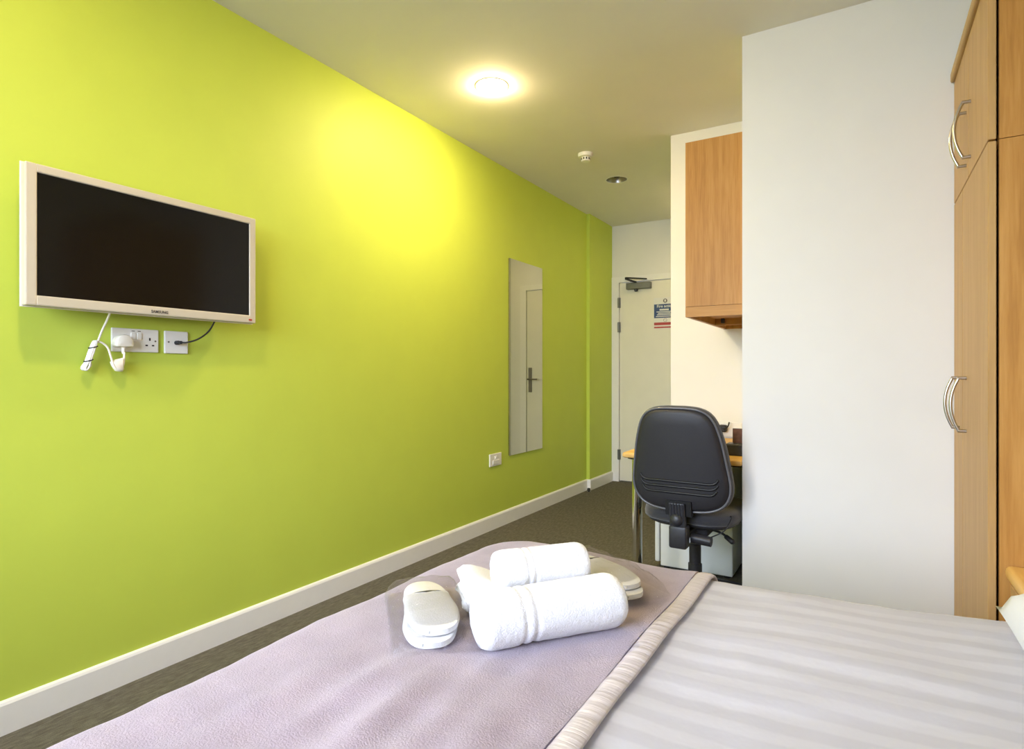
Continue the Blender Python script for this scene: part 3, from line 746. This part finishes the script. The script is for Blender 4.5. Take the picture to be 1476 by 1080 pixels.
# satin border: a soft roll along the open edge of the throw, following it over both sides of the bed
def border():
    bm = bmesh.new(); rings = []; N = 150; W = .043
    for j in range(N+1):
        py = .22-.34+(1.56+.36-(.22-.34))*j/N
        qy = min(max(py, .38), 1.452); d = py-qy; L = abs(d); s_ = 1 if d > 0 else -1
        r, flat = .095, .08
        if L <= flat: hz, dz, nz, nh = L, 0, 1, 0
        else:
            a_ = (L-flat)/r
            if a_ < PI/2*.96: hz, dz, nz, nh = flat+r*math.sin(a_), r*(1-math.cos(a_)), math.cos(a_), math.sin(a_)
            else: ex = L-flat-r*PI/2*.96; hz, dz, nz, nh = flat+r*math.sin(PI/2*.96)+.03*ex, r+ex*.995, .06, 1
        ring = []
        for k in range(12):
            a_ = 2*PI*k/12
            px = TX1+.020+math.cos(a_)*W/2+.006*n3(0, py, 4, 3); th_ = math.sin(a_)*.0070*(1+.25*n3(0, py, 26, 8))
            base = .006*n3(TX1, py, 3.0, 2.3)+.010*n3(TX1, py, 3.2, 1.3)-.005
            off = base+th_
            ring.append(bm.verts.new((px, qy+s_*hz+(s_*nh*off if L > 0 else 0), .565-dz+nz*off)))
        rings.append(ring)
    for a, b_ in zip(rings, rings[1:]):
        for k in range(12): bm.faces.new((a[k], a[(k+1) % 12], b_[(k+1) % 12], b_[k]))
    bm.faces.new(rings[0]); bm.faces.new(rings[-1])
    return bm
obj('satin_border', border(), 'satin_border', throw, world=False, smooth=True, label='shiny pale beige border')

# pillow
def pillow(cx, cy, z0, lx, ly, h):
    bm = bmesh.new(); N = 28; top, bot = [], []
    for side, st in ((1, top), (-1, bot)):
        for i in range(N+1):
            row = []
            for j in range(N+1):
                u, v = -1+2*i/N, -1+2*j/N
                e = max(0, (1-u**6))**.42*max(0, (1-v**6))**.42
                pin = 1-.03*(1-abs(u)**3*abs(v)**3)*(max(abs(u), abs(v))**6)
                X, Y = u*lx/2*pin, v*ly/2*pin
                Z = side*h*.5*e*(1+.10*n3(u, v, 1.8, 3))
                if side < 0: Z *= .72
                row.append((X, Y, Z))
            st.append(row)
    vt = [[bm.verts.new((cx+p[0], cy+p[1], z0+p[2])) for p in r] for r in top]
    vb = [[vt[i][j] if i in (0, N) or j in (0, N) else bm.verts.new((cx+bot[i][j][0], cy+bot[i][j][1], z0+bot[i][j][2])) for j in range(N+1)] for i in range(N+1)]
    for gq, fl in ((vt, 0), (vb, 1)):
        for i in range(N):
            for j in range(N):
                q = [gq[i][j], gq[i+1][j], gq[i+1][j+1], gq[i][j+1]]
                bm.faces.new(q[::-1] if fl else q)
    return bm
tag(obj('pillow', pillow(.475, 1.160, .606, .50, .70, .15), 'pillow_cotton', smooth=True), 'white pillow lying on the duvet at the head of the bed', 'pillow')

# bedside unit between bed and wardrobe
t = thing('bedside_unit', 'low oak bedside unit between bed and wardrobe', 'bedside table', (.6, 1.82, 0))
obj('top', B(.318, XR-.002, 1.63, 2.010, .530, .566, bev=.014, seg=4), 'beech_top', t, smooth=True, angle=.5)
obj('body', B(.345, XR-.002, 1.64, 2.000, .04, .531), 'oak', t)
dr = obj('drawer', B(.328, .346, 1.645, 1.995, .36, .518, bev=.002), 'oak_door', t)
obj('knob', LA((.328, 1.82, .44), [(.006, 0), (.006, .012), (.014, .018), (.012, .026), (.004, .028)], (-1, 0, 0), 16), 'steel', dr, smooth=True, angle=.7)
obj('plinth', B(.37, XR-.01, 1.66, 1.98, 0, .041), 'oak_edge', t)

# ------------------------------------------------------------------ towels and slippers on the throw
BZ = .567
def roll(p0, p1, r, zc, sq=1.0, seed=1, band=.25, turns=3, seg=72, nl=90):
    """a rolled towel: spiral ends, soft fluted surface, woven dobby band near one end"""
    a, c = Vector((*p0, zc)), Vector((*p1, zc)); ax = (c-a); L = ax.length; ax.normalize()
    sd = Vector((-ax.y, ax.x, 0)); up = Vector((0, 0, 1))
    bm = bmesh.new(); rings = []
    prof = []
    for i in range(nl+1):
        t_ = i/nl; e = min(t_, 1-t_)*L
        k = 1.0 if e > .018 else (1-.10*(1-e/.018)**2)
        for bc in (band, band+.075):
            k -= .050*math.exp(-((t_-bc)*L/.0045)**2)
        prof.append((t_, k))
    for t_, k in prof:
        ring = []
        for s_ in range(seg):
            q = 2*PI*s_/seg
            rr = r*k*(1+.040*n3(t_*4, q*1.3, 1, seed)+.020*math.sin(q*2+seed)+.012*n3(t_*40, q*5, 1, seed+3))
            # trailing flap of the roll, low on the near side
            dq = (q-math.radians(-60)+PI) % (2*PI)-PI
            rr *= 1+.035/(1+math.exp(-dq*26))*math.exp(-max(0, dq)*.9)
            y_, z_ = math.cos(q)*rr, math.sin(q)*rr*sq
            z_ = max(z_, -r*sq*.90)
            ring.append(bm.verts.new(a+ax*(t_*L)+sd*(-y_)+up*z_))
        rings.append(ring)
    for p_, q_ in zip(rings, rings[1:]):
        for k in range(seg): bm.faces.new((p_[k], p_[(k+1) % seg], q_[(k+1) % seg], q_[k]))
    # ends: concentric folds
    for ring, s_, t_ in ((rings[0], -1, 0), (rings[-1], 1, 1)):
        cen = sum((v.co for v in ring), Vector())/seg; prev = ring
        for m_ in range(1, 9):
            f_ = 1-m_/8.6; dep = (-.005 if m_ % 2 else .004) if m_ > 1 else .001
            cur = [bm.verts.new(cen+(v.co-cen)*f_+ax*s_*(dep+.002*n3(k*.2, m_, 1, seed))) for k, v in enumerate(ring)]
            for k in range(seg): bm.faces.new((prev[k], prev[(k+1) % seg], cur[(k+1) % seg], cur[k]))
            prev = cur
        bm.faces.new(prev)
    return bm
FA, FB = (-.616, .902), (-.440, 1.136)
tag(obj('rolled_towel', roll(FA, FB, .057, BZ+.046, .92, 1, .26), 'towel', smooth=True), 'large rolled white towel lying directly on the lilac throw', 'towel', 'white towels on the bed')
# folded towel behind it
def folded(p0, p1, w, z0, layers, h):
    a, c = Vector((*p0, 0)), Vector((*p1, 0)); ax = (c-a); L = ax.length; ax.normalize(); sd = Vector((-ax.y, ax.x, 0))
    bm = bmesh.new(); N, K = 22, 40
    for l in range(layers):
        zb, zt = z0+l*h/layers, z0+(l+1)*h/layers; zm, hh = (zb+zt)/2, (zt-zb)/2*1.06
        rings = []
        for i in range(N+1):
            t_ = i/N; e = min(t_, 1-t_)*L; k = 1 if e > .035 else math.sqrt(max(.03, 1-((.035-e)/.035)**2))
            ring = []
            for s_ in range(K):
                q = 2*PI*s_/K; n_ = 5
                ca, sa = math.cos(q), math.sin(q)
                x_ = math.copysign(abs(ca)**(2/n_), ca)*(w/2-.004*l+.006*n3(t_*3, q, 1, l+5)); z_ = math.copysign(abs(sa)**(2/n_), sa)*hh*k
                ring.append(bm.verts.new(a+ax*(t_*L+.006*n3(q, l, 1, 4))+sd*x_*(.9+.1*k)+Vector((0, 0, z0+(zm+z_-z0)*(1+.6*max(0, 1-t_/.26)**.7)+.004*n3(t_*6, q*1.2, 1, l)))))
            rings.append(ring)
        for p_, q_ in zip(rings, rings[1:]):
            for k in range(K): bm.faces.new((p_[k], p_[(k+1) % K], q_[(k+1) % K], q_[k]))
        bm.faces.new(rings[0]); bm.faces.new(rings[-1])
    return bm
GA, GB = (-.760, 1.040), (-.540, 1.242)
tag(obj('folded_towel', folded(GA, GB, .13, BZ, 2, .050), 'towel', smooth=True), 'folded white towel lying flat beneath the smaller roll', 'towel', 'white towels on the bed')
tag(obj('rolled_towel', roll((-.664, 1.038), (-.535, 1.192), .046, BZ+.050+.039, .92, 4, .30), 'towel', smooth=True), 'smaller rolled white towel resting on the folded towel', 'towel', 'white towels on the bed')

def slipper(name, label, loc, rz, flip=1):
    t = thing(name, label, 'slipper', loc, rz, 'disposable slippers in clear bags')
    # sole: foot shaped outline along +x (toe at +x)
    ol = []
    for k in range(44):
        a_ = 2*PI*k/44; x_ = math.cos(a_)*.132
        wd = .054-.005*math.exp(-((x_+.02)/.05)**2)+.004*(x_/.13)
        sa = math.sin(a_); y_ = math.copysign(abs(sa)**.75, sa)*wd
        ol.append((x_, y_))
    bm = layered(ol, [(.007, 0), (.0, .002), (.0, .012), (.005, .014)])
    bmesh.ops.transform(bm, matrix=M_axes((1, 0, 0), (0, 0, 1), (0, 1, 0), (0, 0, 0)), verts=bm.verts)
    obj('sole', bm, 'slipper_cloth', t, world=False, smooth=True, angle=.9)
    # toe cover: half dome over the front, open at the instep
    bm = bmesh.new(); rows = []
    for i in range(15):
        x_ = -.045+(.130+.045)*i/14
        wd = (.054-.005*math.exp(-((x_+.02)/.05)**2)+.004*(x_/.13))*max(.03, 1-(max(0, x_)/.1345)**2.6)**.5*1.0
        hgt = .017*max(.05, 1-(i/14)**3)
        rows.append([bm.verts.new((x_-(-.022*(1-abs(-1+2*j/14)) if i == 0 else 0), math.sin(-PI/2+PI*j/14)*wd*1.01, .010+math.cos(-PI/2+PI*j/14)**.8*hgt if 0 < j < 14 else .006)) for j in range(15)])
    for a, b_ in zip(rows, rows[1:]):
        for j in range(14): bm.faces.new((a[j], a[j+1], b_[j+1], b_[j]))
    bmesh.ops.solidify(bm, geom=bm.faces[:], thickness=.003)
    obj('toe_cover', bm, 'slipper_cloth', t, world=False, smooth=True)
    return t
def bag(name, label, loc, rz, lx, ly, h, seed):
    bm = bmesh.new(); NX, NY = 34, 22; vt = []
    for side in (1, -1):
        g = []
        for i in range(NX+1):
            row = []
            for j in range(NY+1):
                u, v = -1+2*i/NX, -1+2*j/NY
                e = max(0, 1-abs(u)**5)**.5*max(0, 1-abs(v)**5)**.5
                cr = .0035*n3(u*3, v*3, 1.6, seed)+.002*n3(u*3, v*3, 5, seed+2)
                z_ = h*e+cr*1.5 if side > 0 else 0.0
                z_ = max(z_, .0012 if side > 0 else 0)
                row.append(bm.verts.new((u*lx/2+cr*.8, v*ly/2+cr*.8, z_)))
            g.append(row)
        vt.append(g)
    for g in vt:
        for i in range(NX):
            for j in range(NY): bm.faces.new((g[i][j], g[i+1][j], g[i+1][j+1], g[i][j+1]))
    o = obj(name, bm, 'film', smooth=True)
    o.location = loc; o.rotation_euler = (0, 0, rz)
    return tag(o, label, 'plastic bag', 'clear bags with slippers')
SZ = BZ+.002
a1 = math.atan2(-.19, .194)
slipper('slipper', 'white slipper lying beneath another in the clear bag left by the large towel roll', (-.761, .936, SZ+.002), a1-.06)
slipper('slipper', 'white slipper lying on top in the clear bag by the foot edge of the bed', (-.772, .950, SZ+.017), a1+.03)
bag('slipper_bag', 'clear plastic bag holding slippers near the foot edge of the bed', (-.769, .946, SZ), a1, .32, .165, .052, 3)
a2 = math.atan2(-.12, .20)
slipper('slipper', 'white slipper lying beneath another in the clear bag between towels and satin border', (-.545, 1.328, SZ+.002), a2-.05)
slipper('slipper', 'white slipper lying on top in the clear bag between towels and satin border', (-.560, 1.338, SZ+.017), a2+.02)
bag('slipper_bag', 'clear plastic bag holding slippers half hidden behind the towels', (-.555, 1.345, SZ), a2, .33, .15, .050, 8)
